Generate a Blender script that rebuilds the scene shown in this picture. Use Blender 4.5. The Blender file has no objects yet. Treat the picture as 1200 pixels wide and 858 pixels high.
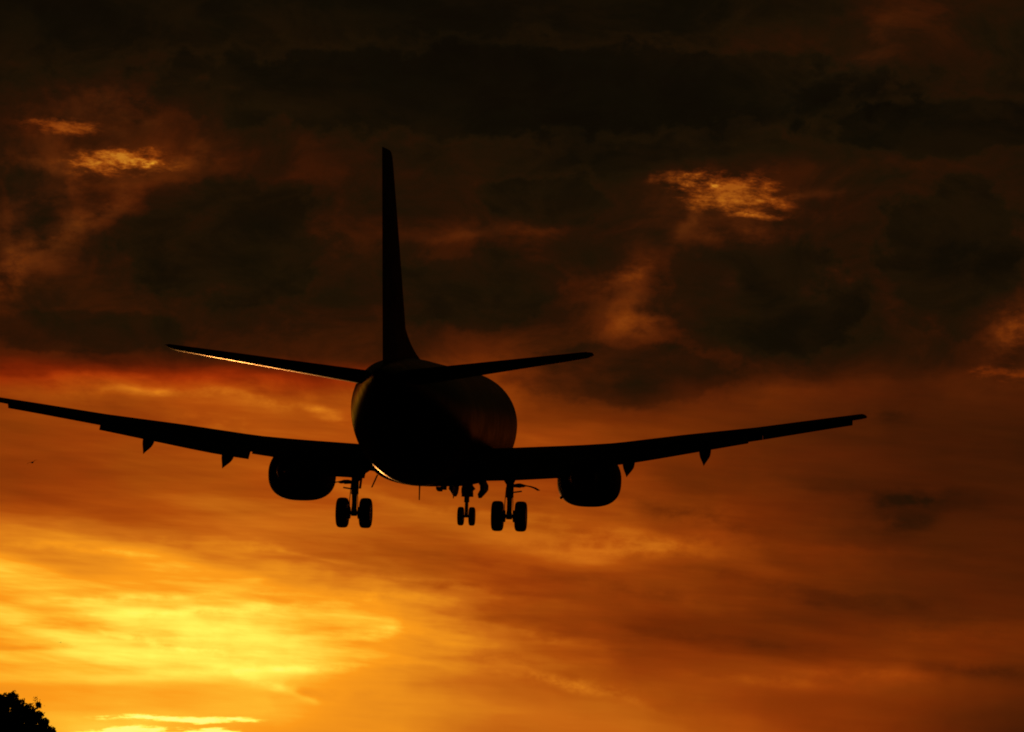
import bpy, bmesh, math, random
from mathutils import Matrix, Vector
R = math.radians
random.seed(7)
scene = bpy.context.scene
COL = scene.collection

# ------------------------------------------------------------------ camera
F_PX = 4783.0                      # telephoto lens, in pixels of a 1200 wide frame
TILT = math.atan((915 - 429) / F_PX)   # the horizon lies just under the frame
EYE = Vector((0, 0, 1.7))
cam_d = bpy.data.cameras.new('camera')
cam = bpy.data.objects.new('camera', cam_d)
COL.objects.link(cam)
cam.location = EYE
cam.rotation_euler = (R(90) + TILT, 0, 0)
cam_d.sensor_width = 36
cam_d.lens = F_PX / 1200 * 36
cam_d.clip_start = 0.5
cam_d.clip_end = 60000
scene.camera = cam


def cam_to_world(x, depth, z):
    """point in camera axes (right, depth, up) -> world"""
    c, s = math.cos(TILT), math.sin(TILT)
    return Vector((x, depth * c - z * s, depth * s + z * c)) + EYE


def pix(px, py, depth):
    return cam_to_world((px - 600) / F_PX * depth, depth, (429 - py) / F_PX * depth)


def azel(px, py):
    d = (pix(px, py, 1.0) - EYE).normalized()
    return math.degrees(math.atan2(d.x, d.y)), math.degrees(math.asin(d.z))


# ------------------------------------------------------------------ exposure
vs = scene.view_settings
vs.view_transform = 'Standard'
vs.look = 'None'
vs.exposure = 0
vs.gamma = 1
vs.use_curve_mapping = False
scene.cycles.filter_width = 1.9

# ------------------------------------------------------------------ sun
SUN_AZ, SUN_EL = azel(205, 880)
sun_d = bpy.data.lights.new('sun', 'SUN')
sun_d.energy = 0.2
sun_d.angle = R(0.5)
sun_d.color = (1.0, 0.36, 0.075)
sun = bpy.data.objects.new('sun', sun_d)
COL.objects.link(sun)
to_sun = Vector((math.sin(R(SUN_AZ)) * math.cos(R(SUN_EL)),
                 math.cos(R(SUN_AZ)) * math.cos(R(SUN_EL)), math.sin(R(SUN_EL))))
sun.rotation_euler = to_sun.to_track_quat('Z', 'Y').to_euler()
sun.location = (0, 0, 60)

# ------------------------------------------------------------------ sky
world = bpy.data.worlds.new('World')
scene.world = world
world.use_nodes = True
wt = world.node_tree
wt.nodes.clear()


class G:
    """tiny helper to write shader maths"""

    def __init__(self, tree):
        self.t = tree

    def new(self, kind, **kw):
        n = self.t.nodes.new(kind)
        for k, v in kw.items():
            setattr(n, k, v)
        return n

    def put(self, sock, v):
        if isinstance(v, (int, float)):
            sock.default_value = v
        elif isinstance(v, (tuple, list)):
            sock.default_value = v
        else:
            self.t.links.new(v, sock)

    def m(self, op, a, b=0.0, c=None, clamp=False):
        n = self.new('ShaderNodeMath', operation=op, use_clamp=clamp)
        self.put(n.inputs[0], a)
        self.put(n.inputs[1], b)
        if c is not None:
            self.put(n.inputs[2], c)
        return n.outputs[0]

    def add(self, a, b): return self.m('ADD', a, b)
    def sub(self, a, b): return self.m('SUBTRACT', a, b)
    def mul(self, a, b): return self.m('MULTIPLY', a, b)
    def mad(self, a, b, c): return self.m('MULTIPLY_ADD', a, b, c)

    def smooth(self, v, lo, hi, a=0.0, b=1.0):
        n = self.new('ShaderNodeMapRange', interpolation_type='SMOOTHSTEP')
        self.put(n.inputs['Value'], v)
        n.inputs['From Min'].default_value = lo
        n.inputs['From Max'].default_value = hi
        n.inputs['To Min'].default_value = a
        n.inputs['To Max'].default_value = b
        return n.outputs[0]

    def vec(self, x, y, z=0.0):
        n = self.new('ShaderNodeCombineXYZ')
        for s, v in zip(n.inputs, (x, y, z)):
            self.put(s, v)
        return n.outputs[0]

    def noise(self, v, scale, detail=4.0, rough=0.55, dist=0.0, lac=2.0):
        n = self.new('ShaderNodeTexNoise', noise_dimensions='3D')
        self.put(n.inputs['Vector'], v)
        n.inputs['Scale'].default_value = scale
        n.inputs['Detail'].default_value = detail
        n.inputs['Roughness'].default_value = rough
        n.inputs['Lacunarity'].default_value = lac
        n.inputs['Distortion'].default_value = dist
        return n.outputs['Fac']

    def ramp(self, v, stops, interp='LINEAR'):
        n = self.new('ShaderNodeValToRGB')
        cr = n.color_ramp
        cr.interpolation = interp
        while len(cr.elements) > 1:
            cr.elements.remove(cr.elements[-1])
        for i, (p, c) in enumerate(stops):
            e = cr.elements[0] if i == 0 else cr.elements.new(p)
            e.position = p
            e.color = (*c, 1) if isinstance(c, (tuple, list)) else (c, c, c, 1)
        self.put(n.inputs[0], v)
        return n.outputs['Color']


def lin(c):
    return tuple((v / 255 / 12.92) if v <= 10 else ((v / 255 + 0.055) / 1.055) ** 2.4 for v in c)


g = G(wt)
tc = g.new('ShaderNodeTexCoord').outputs['Generated']
sep = g.new('ShaderNodeSeparateXYZ')
wt.links.new(tc, sep.inputs[0])
dx, dy, dz = sep.outputs
az = g.mul(g.m('ARCTAN2', dx, dy), 180 / math.pi)          # degrees from the view of the sunset
el = g.mul(g.m('ARCSINE', dz), 180 / math.pi)

# drifting, wind combed warp of the cloud deck
pw = g.vec(g.mul(az, 0.32), el, 0.0)
w1 = g.sub(g.noise(pw, 0.9, 4, 0.5), 0.5)
w2 = g.sub(g.noise(g.vec(az, el, 7.3), 1.1, 4, 0.5), 0.5)
w3 = g.sub(g.noise(g.vec(g.mul(az, 0.34), el, 3.1), 3.0, 4, 0.5), 0.5)
azw = g.mad(w2, 1.3, g.mad(w3, 0.5, az))
upper = g.smooth(el, 4.9, 6.4)                             # cumulus above, streaks below
elw = g.mad(g.add(g.mul(w1, 0.55), g.mul(w3, 0.24)), g.smooth(el, 1.1, 2.6, 0.12, 1.0), el)

# brightness of the deck by elevation, one profile each ~1.8 degrees of azimuth
# (row in the chart, brightness 0..255 red level; above 240 it runs on to yellow)
PROF = [
 (0, [(0,14),(60,18),(110,34),(150,44),(200,32),(240,25),(290,38),(335,58),(360,45),(400,42),(420,58),(432,96),(444,146),(462,146),(480,136),(540,134),(580,150),(600,188),(622,214),(650,236),(690,250),(735,250),(775,252),(796,255),(806,236),(858,244)]),
 (150,[(0,16),(80,22),(120,42),(150,52),(188,66),(215,56),(250,46),(290,38),(330,32),(390,42),(415,50),(430,74),(444,150),(456,162),(475,154),(520,152),(560,156),(600,168),(615,186),(632,204),(652,236),(672,254),(700,257),(740,262),(780,263),(797,266),(805,250),(832,250),(846,262),(858,262)]),
 (300,[(0,18),(100,22),(130,36),(180,38),(210,44),(240,35),(300,30),(380,40),(415,46),(428,70),(444,148),(460,168),(480,176),(500,166),(540,164),(580,168),(605,184),(625,194),(650,204),(680,254),(720,266),(760,267),(790,276),(802,260),(830,256),(858,246)]),
 (450,[(0,14),(120,17),(180,30),(210,38),(240,34),(270,50),(285,42),(320,34),(380,38),(420,54),(440,122),(480,176),(500,180),(540,172),(580,178),(610,188),(638,180),(660,194),(682,206),(702,226),(720,258),(745,240),(770,250),(800,238),(830,232),(858,230)]),
 (600,[(0,14),(160,18),(200,28),(250,34),(272,56),(290,44),(320,32),(380,36),(418,74),(440,122),(460,138),(490,132),(515,158),(540,162),(580,166),(612,182),(642,182),(660,176),(680,164),(712,164),(732,170),(752,190),(780,200),(800,192),(830,212),(858,200)]),
 (750,[(0,15),(180,17),(205,32),(240,30),(300,36),(322,52),(350,50),(380,62),(410,50),(440,48),(462,54),(482,92),(500,118),(530,130),(560,132),(600,148),(632,164),(652,174),(670,146),(700,140),(732,124),(760,134),(790,146),(802,164),(822,188),(858,200)]),
 (900,[(0,20),(50,34),(80,28),(130,18),(180,22),(202,42),(230,42),(260,34),(300,30),(400,30),(432,44),(460,96),(490,96),(520,92),(560,92),(600,106),(640,116),(670,126),(700,116),(732,106),(760,112),(786,146),(802,156),(822,140),(858,168)]),
 (1050,[(0,42),(50,44),(80,30),(120,18),(180,22),(200,34),(230,34),(300,28),(330,32),(400,30),(432,44),(452,62),(480,72),(500,64),(540,74),(580,66),(600,62),(626,72),(680,86),(700,82),(732,96),(760,120),(790,146),(816,130),(840,120),(858,116)]),
 (1200,[(0,28),(100,22),(180,25),(220,28),(300,27),(350,36),(380,52),(400,48),(432,52),(452,66),(480,60),(520,52),(570,64),(640,70),(690,72),(720,86),(746,112),(770,102),(790,84),(810,96),(840,72),(858,64)]),
]
ELMAX = 12.0


def interp1(x, a, b):
    k = min(max((x - a[0]) / (b[0] - a[0]), 0), 1)
    return a[1] + (b[1] - a[1]) * k


elf = g.m('DIVIDE', elw, ELMAX, clamp=True)
t = None
prev = None
for px, rows in PROF:
    stops = []
    for py, v in reversed(rows):
        if py >= 470:
            v *= interp1(px, (300, 1.0), (900, 0.92))
        stops.append((min(max(azel(px, py)[1] / ELMAX, 0.0), 1.0), v / 340.0))
    r = g.ramp(elf, stops, 'LINEAR')
    a = azel(px, 500)[0]
    if t is None:
        t = r
    else:
        mx = g.new('ShaderNodeMix', data_type='FLOAT')
        g.put(mx.inputs[0], g.m('DIVIDE', g.sub(azw, prev), a - prev, clamp=True))
        g.put(mx.inputs[2], t)
        g.put(mx.inputs[3], r)
        t = mx.outputs[0]
    prev = a

# fine cloud texture: combed streaks low down, lumps above
slx = g.mad(el, 0.9, az)                                    # streaks fall a little to the right
sly = g.mad(az, 0.17, el)
st1 = g.sub(g.noise(g.vec(g.mul(slx, 0.15), sly, 1.0), 2.4, 6, 0.48, 0.15), 0.5)
st2 = g.sub(g.noise(g.vec(g.mul(az, 0.10), el, 5.0), 6.0, 4, 0.5, 0.1), 0.5)
cu1 = g.sub(g.noise(g.vec(g.mul(az, 0.6), el, 2.0), 1.25, 8, 0.62, 0.5), 0.5)
cu2 = g.sub(g.noise(g.vec(g.mul(az, 0.55), el, 9.0), 4.2, 6, 0.62, 0.3), 0.5)
st3 = g.sub(g.noise(g.vec(g.mul(az, 0.07), g.mad(az, 0.05, el), 15.0), 13.0, 4, 0.55, 0.1), 0.5)
low = g.add(g.mul(st1, 0.50), g.add(g.mul(st2, 0.16), g.mul(st3, 0.10)))
low = g.mul(low, g.mul(g.smooth(t, 0.62, 0.80, 1.0, 0.62), g.smooth(el, 1.25, 1.75, 0.3, 1.0)))
high = g.add(g.mad(g.smooth(cu1, -0.15, 0.15), 0.38, -0.27), g.add(g.mul(cu1, 0.40), g.mul(cu2, 0.30)))
mxn = g.new('ShaderNodeMix', data_type='FLOAT')
g.put(mxn.inputs[0], upper)
g.put(mxn.inputs[2], low)
g.put(mxn.inputs[3], high)
t = g.mul(t, g.add(1.0, mxn.outputs[0]))

# torn gaps in the deck where the lit cloud behind shows, and darker scraps
tear = g.noise(g.vec(g.mul(az, 0.40), g.mad(az, 0.05, el), 11.0), 6.0, 8, 0.66, 0.08)
tear_lo = g.noise(g.vec(g.mul(az, 0.6), el, 4.0), 2.6, 7, 0.6, 0.1)
DEG = math.degrees(1 / F_PX)
strand = g.noise(g.vec(g.mul(az, 0.16), el, 17.0), 11.0, 8, 0.68, 0.05)
# heavy billows of the deck: dark bodies with lumpy rims, a thin lit fringe where they end
lump_n = g.sub(g.noise(g.vec(g.mul(az, 0.8), el, 23.0), 2.0, 7, 0.58, 0.15), 0.5)
BILLOWS = [  # px, py, half width, half height, depth
 (600, 105, 520, 62, 0.30), (890, 350, 150, 78, 0.34), (265, 285, 150, 80, 0.30), (735, 438, 150, 42, 0.22), (1120, 300, 95, 105, 0.30),
 (45, 235, 45, 55, 0.28), (1100, 150, 170, 40, 0.28), (560, 340, 120, 55, 0.26), (100, 390, 150, 30, 0.22), (640, 235, 90, 32, 0.22),
]
for px, py, hw, hh, dep in BILLOWS:
    a0, e0 = azel(px, py)
    ax = g.mul(g.m('SUBTRACT', g.mad(w3, 0.4, az), a0), 1 / (hw * DEG))
    ey = g.mul(g.m('SUBTRACT', g.mad(w3, 0.2, el), e0), 1 / (hh * DEG))
    wg = g.m('EXPONENT', g.mul(g.add(g.mul(ax, ax), g.mul(ey, ey)), -0.8))
    wg = g.mad(lump_n, 0.95, wg)
    k = g.smooth(wg, 0.34, 0.62)
    fringe = g.mul(g.mul(k, g.sub(1.0, k)), 0.075)
    t = g.add(g.mul(t, g.mad(k, -dep, 1.0)), g.mul(fringe, g.smooth(wg, 0.2, 0.4)))
GAPS = [  # px, py, half width, half height, slope, gain, hard edge
 (72, 147, 42, 8, 0.02, 0.27, 1), (138, 188, 54, 14, -0.06, 0.38, 1), (172, 197, 40, 5, 0.0, 0.16, 1),
 (118, 115, 60, 26, 0.0, 0.06, 0), (215, 185, 30, 22, -.3, 0.10, 0), (110, 262, 60, 16, -0.5, 0.09, 0), (95, 225, 50, 20, -0.3, 0.07, 0),
 (8, 333, 26, 18, -0.1, 0.20, 0), (25, 250, 26, 30, -0.4, 0.05, 0), (55, 190, 60, 12, 0.1, 0.08, 0), (20, 300, 20, 20, 0, 0.08, 0), (50, 305, 28, 12, 0.0, 0.07, 0), (185, 128, 18, 14, 0, 0.05, 0),
 (856, 226, 62, 20, 0.08, 0.34, 1), (800, 212, 36, 8, 0.10, 0.20, 1), (884, 254, 44, 4, 0.10, 0.20, 1), (812, 258, 12, 20, -.3, 0.09, 0),
 (855, 278, 28, 10, 0.15, 0.11, 0), (744, 318, 30, 14, -0.25, 0.15, 0), (734, 376, 32, 22, -0.3, 0.13, 0), (850, 332, 14, 8, 0, 0.07, 0),
 (975, 332, 20, 18, -0.4, 0.12, 0), (1010, 60, 80, 26, -0.6, 0.05, 0), (1188, 388, 24, 22, -0.4, 0.20, 0), (1180, 438, 40, 8, 0, 0.16, 1),
 (960, 229, 36, 5, 0, 0.06, 0),
 (560, 270, 80, 7, -0.03, 0.05, 0),
 (1072, 583, 26, 9, -0.15, -0.055, 0), (1060, 608, 30, 9, -0.1, -0.055, 0), (1064, 594, 46, 22, 0.0, -0.02, 0), (820, 608, 110, 11, 0.2, -0.10, 0), (720, 642, 120, 13, 0.02, 0.07, 0), (640, 668, 150, 8, 0.15, -0.04, 0), (690, 806, 80, 6, 0.28, 0.10, 0), (1110, 738, 90, 14, -.05, 0.05, 0), (1020, 575, 120, 10, 0.12, -0.03, 0), (560, 600, 160, 9, 0.14, 0.05, 0), (430, 700, 90, 7, 0.1, 0.07, 0), (1035, 487, 40, 10, 0.0, -0.06, 0), (690, 445, 90, 24, 0.0, -0.05, 0),
 (1150, 785, 60, 8, 0.05, -0.10, 0), (585, 770, 50, 12, 0.05, -0.08, 0), (90, 436, 80, 9, 0, -0.07, 0),
 (770, 640, 110, 18, 0.08, 0.06, 0), (250, 500, 50, 10, .15, 0.08, 0), (640, 795, 90, 7, 0.12, 0.08, 0),
 (1010, 792, 80, 10, 0.03, 0.07, 0),
 (365, 486, 60, 9, 0.30, 0.13, 0), (250, 462, 110, 5, 0.02, 0.08, 0), (300, 448, 60, 6, .05, -.08, 0), (130, 462, 110, 5, -.05, 0.07, 0), (80, 640, 90, 6, 0.05, 0.06, 0), (290, 640, 70, 6, 0.12, 0.09, 0), (230, 634, 60, 6, 0.15, -0.08, 0), (430, 665, 120, 9, 0.16, -0.05, 0),
 (240, 716, 120, 5, -.05, 0.05, 0), (160, 700, 100, 4, -.1, 0.05, 0), (330, 785, 110, 4, -.05, 0.06, 0), (200, 760, 90, 3, .22, 0.05, 0), (60, 757, 100, 3, .03, -.045, 0), (70, 735, 90, 3, .03, -.035, 0), (375, 813, 60, 6, .0, -.07, 0), (315, 808, 50, 6, .35, .05, 0), (480, 742, 90, 6, -.04, .05, 0), (560, 690, 120, 6, .12, -.05, 0), (380, 650, 70, 4, .2, .05, 0),
 (90, 170, 90, 50, -.2, 0.05, 0), (35, 300, 50, 45, -.4, 0.07, 0), (110, 250, 70, 14, -.6, 0.07, 0), (845, 240, 90, 40, 0.05, 0.07, 0), (738, 350, 40, 50, -.2, 0.08, 0), (1185, 400, 40, 45, -.3, 0.09, 0),
 (950, 690, 160, 9, .16, -.06, 0), (860, 755, 120, 8, .12, -.05, 0), (980, 640, 130, 8, .1, .05, 0), (760, 700, 130, 8, .18, -.05, 0), (900, 800, 90, 6, .1, .06, 0), (640, 748, 70, 6, .2, .06, 0),
 (207, 843, 76, 3.4, 0.02, 0.30, 1), (197, 858, 84, 4.5, 0.0, 0.30, 1), (230, 745, 130, 40, 0, 0.03, 0),
]
gold = g.mul(az, 0.0)
for px, py, hw, hh, sl, gain, hard in GAPS:
    a0, e0 = azel(px, py)
    ax = g.m('SUBTRACT', azw if not hard else g.mad(w3, 0.35, az), a0)
    ey = g.m('SUBTRACT', g.mad(w3, 0.16, el) if hard else elw, e0)
    ey = g.mad(ax, sl, ey)
    q = g.add(g.m('POWER', g.m('ABSOLUTE', g.mul(ax, 1 / (hw * DEG))), 2.0 if not hard else 3.0),
              g.m('POWER', g.m('ABSOLUTE', g.mul(ey, 1 / (hh * DEG))), 2.0))
    wgt = g.m('EXPONENT', g.mul(q, -0.9))
    if hard:
        k = g.smooth(g.add(strand if py > 800 else tear, g.mul(wgt, 0.24)), 0.50, 0.84)
        k = g.mul(k, g.smooth(wgt, 0.02, 0.35))
    else:
        k = g.mul(wgt, g.smooth(tear_lo, 0.30, 0.66))
    t = g.mad(k, gain, t)
    if py < 420 and gain > 0:
        gold = g.mad(k, 0.8 if hard else 0.5, gold)

# the glow dies away from the sunset and towards the zenith
away = g.smooth(g.m('ABSOLUTE', g.add(az, 1.5)), 10.0, 50.0, 1.0, 0.05)
t = g.mul(t, away)

S = lambda v: v / 340.0
palette = g.ramp(t, [
    (S(0), lin((4, 3, 1))), (S(14), lin((15, 10, 3))), (S(24), lin((27, 16, 4))), (S(36), lin((38, 17, 4))), (S(52), lin((58, 22, 4))),
    (S(80), lin((86, 32, 5))), (S(110), lin((114, 43, 5))), (S(145), lin((148, 60, 8))), (S(170), lin((172, 77, 11))),
    (S(200), lin((202, 106, 20))), (S(225), lin((232, 138, 26))), (S(245), lin((252, 154, 26))), (S(258), lin((255, 186, 46))), (S(272), lin((255, 222, 74))),
    (S(285), lin((255, 244, 90))), (S(320), lin((255, 250, 130)))])

# red rim under the deck
red = g.mul(g.smooth(g.m('ABSOLUTE', g.sub(elw, azel(200, 438)[1])), 0.0, 0.32, 1.0, 0.0), g.smooth(az, -1.0, -2.4))
mr = g.new('ShaderNodeMix', data_type='RGBA', blend_type='MULTIPLY')
g.put(mr.inputs[0], red)
g.put(mr.inputs[6], palette)
mr.inputs[7].default_value = (1.18, 0.68, 0.7, 1)

# some of the cloud is redder, some more olive, as dust and water in it vary
hue = g.ramp(g.noise(g.vec(g.mul(az, 0.4), el, 21.0), 1.5, 5, 0.55), [(0.34, (1.08, 0.87, 0.87)), (0.5, (1.0, 1.0, 1.0)), (0.66, (0.93, 1.12, 1.0))])
mh = g.new('ShaderNodeMix', data_type='RGBA', blend_type='MULTIPLY')
g.put(mh.inputs[0], g.smooth(t, 0.45, 0.70, 0.36, 0.0))
g.put(mh.inputs[6], mr.outputs[2])
g.put(mh.inputs[7], hue)

# torn edges high up catch a more golden light than the thick cloud around them
mg = g.new('ShaderNodeMix', data_type='RGBA', blend_type='MULTIPLY')
g.put(mg.inputs[0], g.m('MINIMUM', gold, 1.0))
g.put(mg.inputs[6], mh.outputs[2])
mg.inputs[7].default_value = (0.94, 1.30, 1.8, 1)

# a little open twilight sky filters through the deck
sky = g.new('ShaderNodeTexSky', sky_type='NISHITA', sun_disc=False)
sky.sun_elevation = R(SUN_EL)
sky.sun_rotation = R(SUN_AZ)
sky.altitude = 10
sky.dust_density = 3.0
bg1 = g.new('ShaderNodeBackground')
g.put(bg1.inputs[0], mg.outputs[2])
bg1.inputs[1].default_value = 1.0
bg2 = g.new('ShaderNodeBackground')
g.put(bg2.inputs[0], sky.outputs[0])
bg2.inputs[1].default_value = 0.00025
ads = g.new('ShaderNodeAddShader')
wt.links.new(bg1.outputs[0], ads.inputs[0])
wt.links.new(bg2.outputs[0], ads.inputs[1])
wout = g.new('ShaderNodeOutputWorld')
wt.links.new(ads.outputs[0], wout.inputs[0])
world.cycles.sampling_method = 'MANUAL'
world.cycles.sample_map_resolution = 2048


# ------------------------------------------------------------------ materials
def mat(name, col, rough=0.5, metal=0.0, var=0.15, scale=3.0, coat=0.0, bump=0.0, spec=0.5):
    m = bpy.data.materials.new(name)
    m.use_nodes = True
    nt = m.node_tree
    b = nt.nodes['Principled BSDF']
    q = G(nt)
    co = q.new('ShaderNodeTexCoord').outputs['Object']
    n = q.noise(co, scale, 6, 0.6)
    lo = tuple(c * (1 - var) for c in col)
    hi = tuple(min(c * (1 + var), 0.95) for c in col)
    q.put(b.inputs['Base Color'], q.ramp(n, [(0.3, lo), (0.7, hi)]))
    q.put(b.inputs['Roughness'], q.smooth(n, 0.25, 0.75, max(rough - 0.05, 0.02), rough + 0.07))
    b.inputs['Metallic'].default_value = metal
    b.inputs['Coat Weight'].default_value = coat
    b.inputs['Coat Roughness'].default_value = 0.08
    b.inputs['Specular IOR Level'].default_value = spec
    if bump:
        bp = q.new('ShaderNodeBump')
        bp.inputs['Strength'].default_value = bump
        bp.inputs['Distance'].default_value = 0.02
        q.put(bp.inputs['Height'], q.noise(co, scale * 4, 5, 0.6))
        nt.links.new(bp.outputs[0], b.inputs['Normal'])
    return m


M = {
 'paint': mat('fuselage_paint', (0.05, 0.05, 0.054), 0.33, 0, 0.10, 1.2, 0.0, 0, 0.26),
 'belly': mat('belly_paint', (0.035, 0.038, 0.048), 0.55, 0, 0.1, 1.5, 0.0, 0, 0.08),
 'wing': mat('wing_paint', (0.08, 0.085, 0.09), 0.75, 0, 0.12, 1.5, 0, 0, 0.0),
 'alu': mat('bare_aluminium', (0.40, 0.40, 0.41), 0.13, 1.0, 0.08, 6),
 'slat': mat('slat_paint', (0.07, 0.07, 0.075), 0.6, 0, 0.1, 3, 0, 0, 0.25),
 'stab': mat('tailplane_paint', (0.08, 0.085, 0.09), 0.33, 0, 0.25, 1.6, 0, 0.12, 0.12),
 'cowl': mat('cowl_paint', (0.05, 0.055, 0.065), 0.6, 0, 0.1, 2, 0.0, 0, 0.12),
 'hot': mat('exhaust_steel', (0.18, 0.16, 0.14), 0.4, 1.0, 0.2, 6),
 'gear': mat('gear_steel', (0.35, 0.35, 0.36), 0.4, 0.3, 0.2, 9),
 'tyre': mat('tyre_rubber', (0.025, 0.025, 0.026), 0.8, 0, 0.25, 12, 0, 0.3),
 'rim': mat('wheel_rim', (0.35, 0.35, 0.36), 0.35, 0.8, 0.1, 10),
 'dark': mat('dark_composite', (0.04, 0.04, 0.045), 0.4, 0, 0.2, 8),
 'bark': mat('bark', (0.09, 0.065, 0.045), 0.9, 0, 0.4, 14, 0, 0.8),
 'bird': mat('feathers', (0.05, 0.045, 0.04), 0.8, 0, 0.3, 20),
}


def leaf_material():
    m = bpy.data.materials.new('leaves')
    m.use_nodes = True
    nt = m.node_tree
    b = nt.nodes['Principled BSDF']
    q = G(nt)
    geo = q.new('ShaderNodeNewGeometry')
    n = q.noise(geo.outputs['Position'], 1.6, 4)
    r = q.add(q.mul(n, 0.7), q.mul(geo.outputs['Random Per Island'], 0.3))
    q.put(b.inputs['Base Color'], q.ramp(r, [(0.25, (0.025, 0.045, 0.014)), (0.5, (0.045, 0.08, 0.022)), (0.8, (0.085, 0.12, 0.035))]))
    b.inputs['Roughness'].default_value = 0.55
    tr = q.new('ShaderNodeBsdfTranslucent')
    tr.inputs['Color'].default_value = (0.07, 0.10, 0.02, 1)
    mx = q.new('ShaderNodeMixShader')
    mx.inputs[0].default_value = 0.2
    nt.links.new(b.outputs[0], mx.inputs[1])
    nt.links.new(tr.outputs[0], mx.inputs[2])
    nt.links.new(mx.outputs[0], nt.nodes['Material Output'].inputs[0])
    return m


M['leaf'] = leaf_material()


def ground_material():
    m = bpy.data.materials.new('dry_grass_ground')
    m.use_nodes = True
    nt = m.node_tree
    b = nt.nodes['Principled BSDF']
    q = G(nt)
    co = q.new('ShaderNodeTexCoord').outputs['Object']
    n = q.add(q.mul(q.noise(co, 0.06, 6, 0.6), 0.6), q.mul(q.noise(co, 2.5, 5, 0.6), 0.4))
    q.put(b.inputs['Base Color'], q.ramp(n, [(0.3, (0.035, 0.04, 0.018)), (0.55, (0.07, 0.07, 0.03)), (0.75, (0.11, 0.095, 0.05))]))
    b.inputs['Roughness'].default_value = 0.95
    b.inputs['Specular IOR Level'].default_value = 0.1
    bp = q.new('ShaderNodeBump')
    bp.inputs['Strength'].default_value = 0.6
    q.put(bp.inputs['Height'], q.noise(co, 9.0, 4, 0.6))
    nt.links.new(bp.outputs[0], b.inputs['Normal'])
    return m


M['ground'] = ground_material()


# ------------------------------------------------------------------ mesh helpers
class MB:
    def __init__(self):
        self.v, self.f, self.mi = [], [], []

    def loft(self, rings, cap0=True, cap1=True, closed=True, mi=0):
        b = len(self.v)
        n = len(rings[0])
        for r in rings:
            self.v.extend([tuple(p) for p in r])
        for i in range(len(rings) - 1):
            for j in range(n if closed else n - 1):
                k = (j + 1) % n
                self.f.append((b + i * n + j, b + i * n + k, b + (i + 1) * n + k, b + (i + 1) * n + j))
                self.mi.append(mi)
        if cap0:
            self.f.append(tuple(b + j for j in range(n))[::-1]); self.mi.append(mi)
        if cap1:
            self.f.append(tuple(b + (len(rings) - 1) * n + j for j in range(n))); self.mi.append(mi)
        return self

    def tube(self, pts, rads, n=12, mi=0, flat=1.0):
        pts = [Vector(p) for p in pts]
        if isinstance(rads, (int, float)):
            rads = [rads] * len(pts)
        rings = []
        for i, p in enumerate(pts):
            d = (pts[min(i + 1, len(pts) - 1)] - pts[max(i - 1, 0)]).normalized()
            ref = Vector((0, 0, 1)) if abs(d.z) < 0.9 else Vector((1, 0, 0))
            u = d.cross(ref).normalized()
            w = d.cross(u).normalized()
            rings.append([p + u * math.cos(a) * rads[i] * flat + w * math.sin(a) * rads[i]
                          for a in [2 * math.pi * k / n for k in range(n)]])
        return self.loft(rings, mi=mi)

    def lathe_y(self, c, prof, n=40, mi=0):
        """revolve (offset along y, radius) about the y axis through c"""
        c = Vector(c)
        rings = [[c + Vector((math.cos(2 * math.pi * k / n) * r, o, math.sin(2 * math.pi * k / n) * r)) for k in range(n)] for o, r in prof]
        return self.loft(rings, mi=mi)

    def plate(self, pts, thick):
        """closed plate from an outline, given a thickness vector"""
        tv = Vector(thick)
        return self.loft([[Vector(p) - tv / 2 for p in pts], [Vector(p) + tv / 2 for p in pts]])

    def build(self, name, mats, parent=None, smooth=35):
        me = bpy.data.meshes.new(name)
        me.from_pydata(self.v, [], self.f)
        ms = mats if isinstance(mats, list) else [mats]
        for m_ in ms:
            me.materials.append(m_)
        me.polygons.foreach_set('material_index', self.mi)
        bm = bmesh.new()
        bm.from_mesh(me)
        bmesh.ops.recalc_face_normals(bm, faces=bm.faces[:])
        bm.to_mesh(me)
        bm.free()
        if smooth:
            me.polygons.foreach_set('use_smooth', [True] * len(me.polygons))
            me.set_sharp_from_angle(angle=R(smooth))
        me.update()
        o = bpy.data.objects.new(name, me)
        COL.objects.link(o)
        if parent:
            o.parent = parent
        return o


def tag(o, label=None, cat=None, group=None, kind=None):
    for k, v in (('label', label), ('category', cat), ('group', group), ('kind', kind)):
        if v:
            o[k] = v
    return o


def interp(x, xs, ys):
    if x <= xs[0]:
        return ys[0]
    for i in range(len(xs) - 1):
        if x <= xs[i + 1]:
            k = (x - xs[i]) / (xs[i + 1] - xs[i])
            return ys[i] + (ys[i + 1] - ys[i]) * k
    return ys[-1]


# ------------------------------------------------------------------ ground
def make_ground():
    n = 60
    size = 45000.0
    xs = [math.copysign(abs(k / n * 2 - 1) ** 3, k / n * 2 - 1) * size for k in range(n + 1)]
    mb = MB()
    for y in xs:
        for x in xs:
            r = math.hypot(x, y)
            z = 0.0
            if r > 14:
                z = 0.05 * math.sin(x * 0.013 + 1) * math.cos(y * 0.011)
            mb.v.append((x, y, z))
    for i in range(n):
        for j in range(n):
            a = i * (n + 1) + j
            mb.f.append((a, a + 1, a + n + 2, a + n + 1)); mb.mi.append(0)
    o = mb.build('ground', M['ground'], smooth=60)
    tag(o, kind='structure')


make_ground()

# ------------------------------------------------------------------ airliner
# plane axes: x forward, y left, z up; s = metres aft of the nose, x = S0 - s
S0 = 16.4
D_PL, YAW, PITCH, ROLL = 137.0, 0.0832, -0.02555, 0.01929
AX, AY = 507.73, 506.21


def P(s, y, z):
    return Vector((S0 - s, y, z - 0.0))


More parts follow.
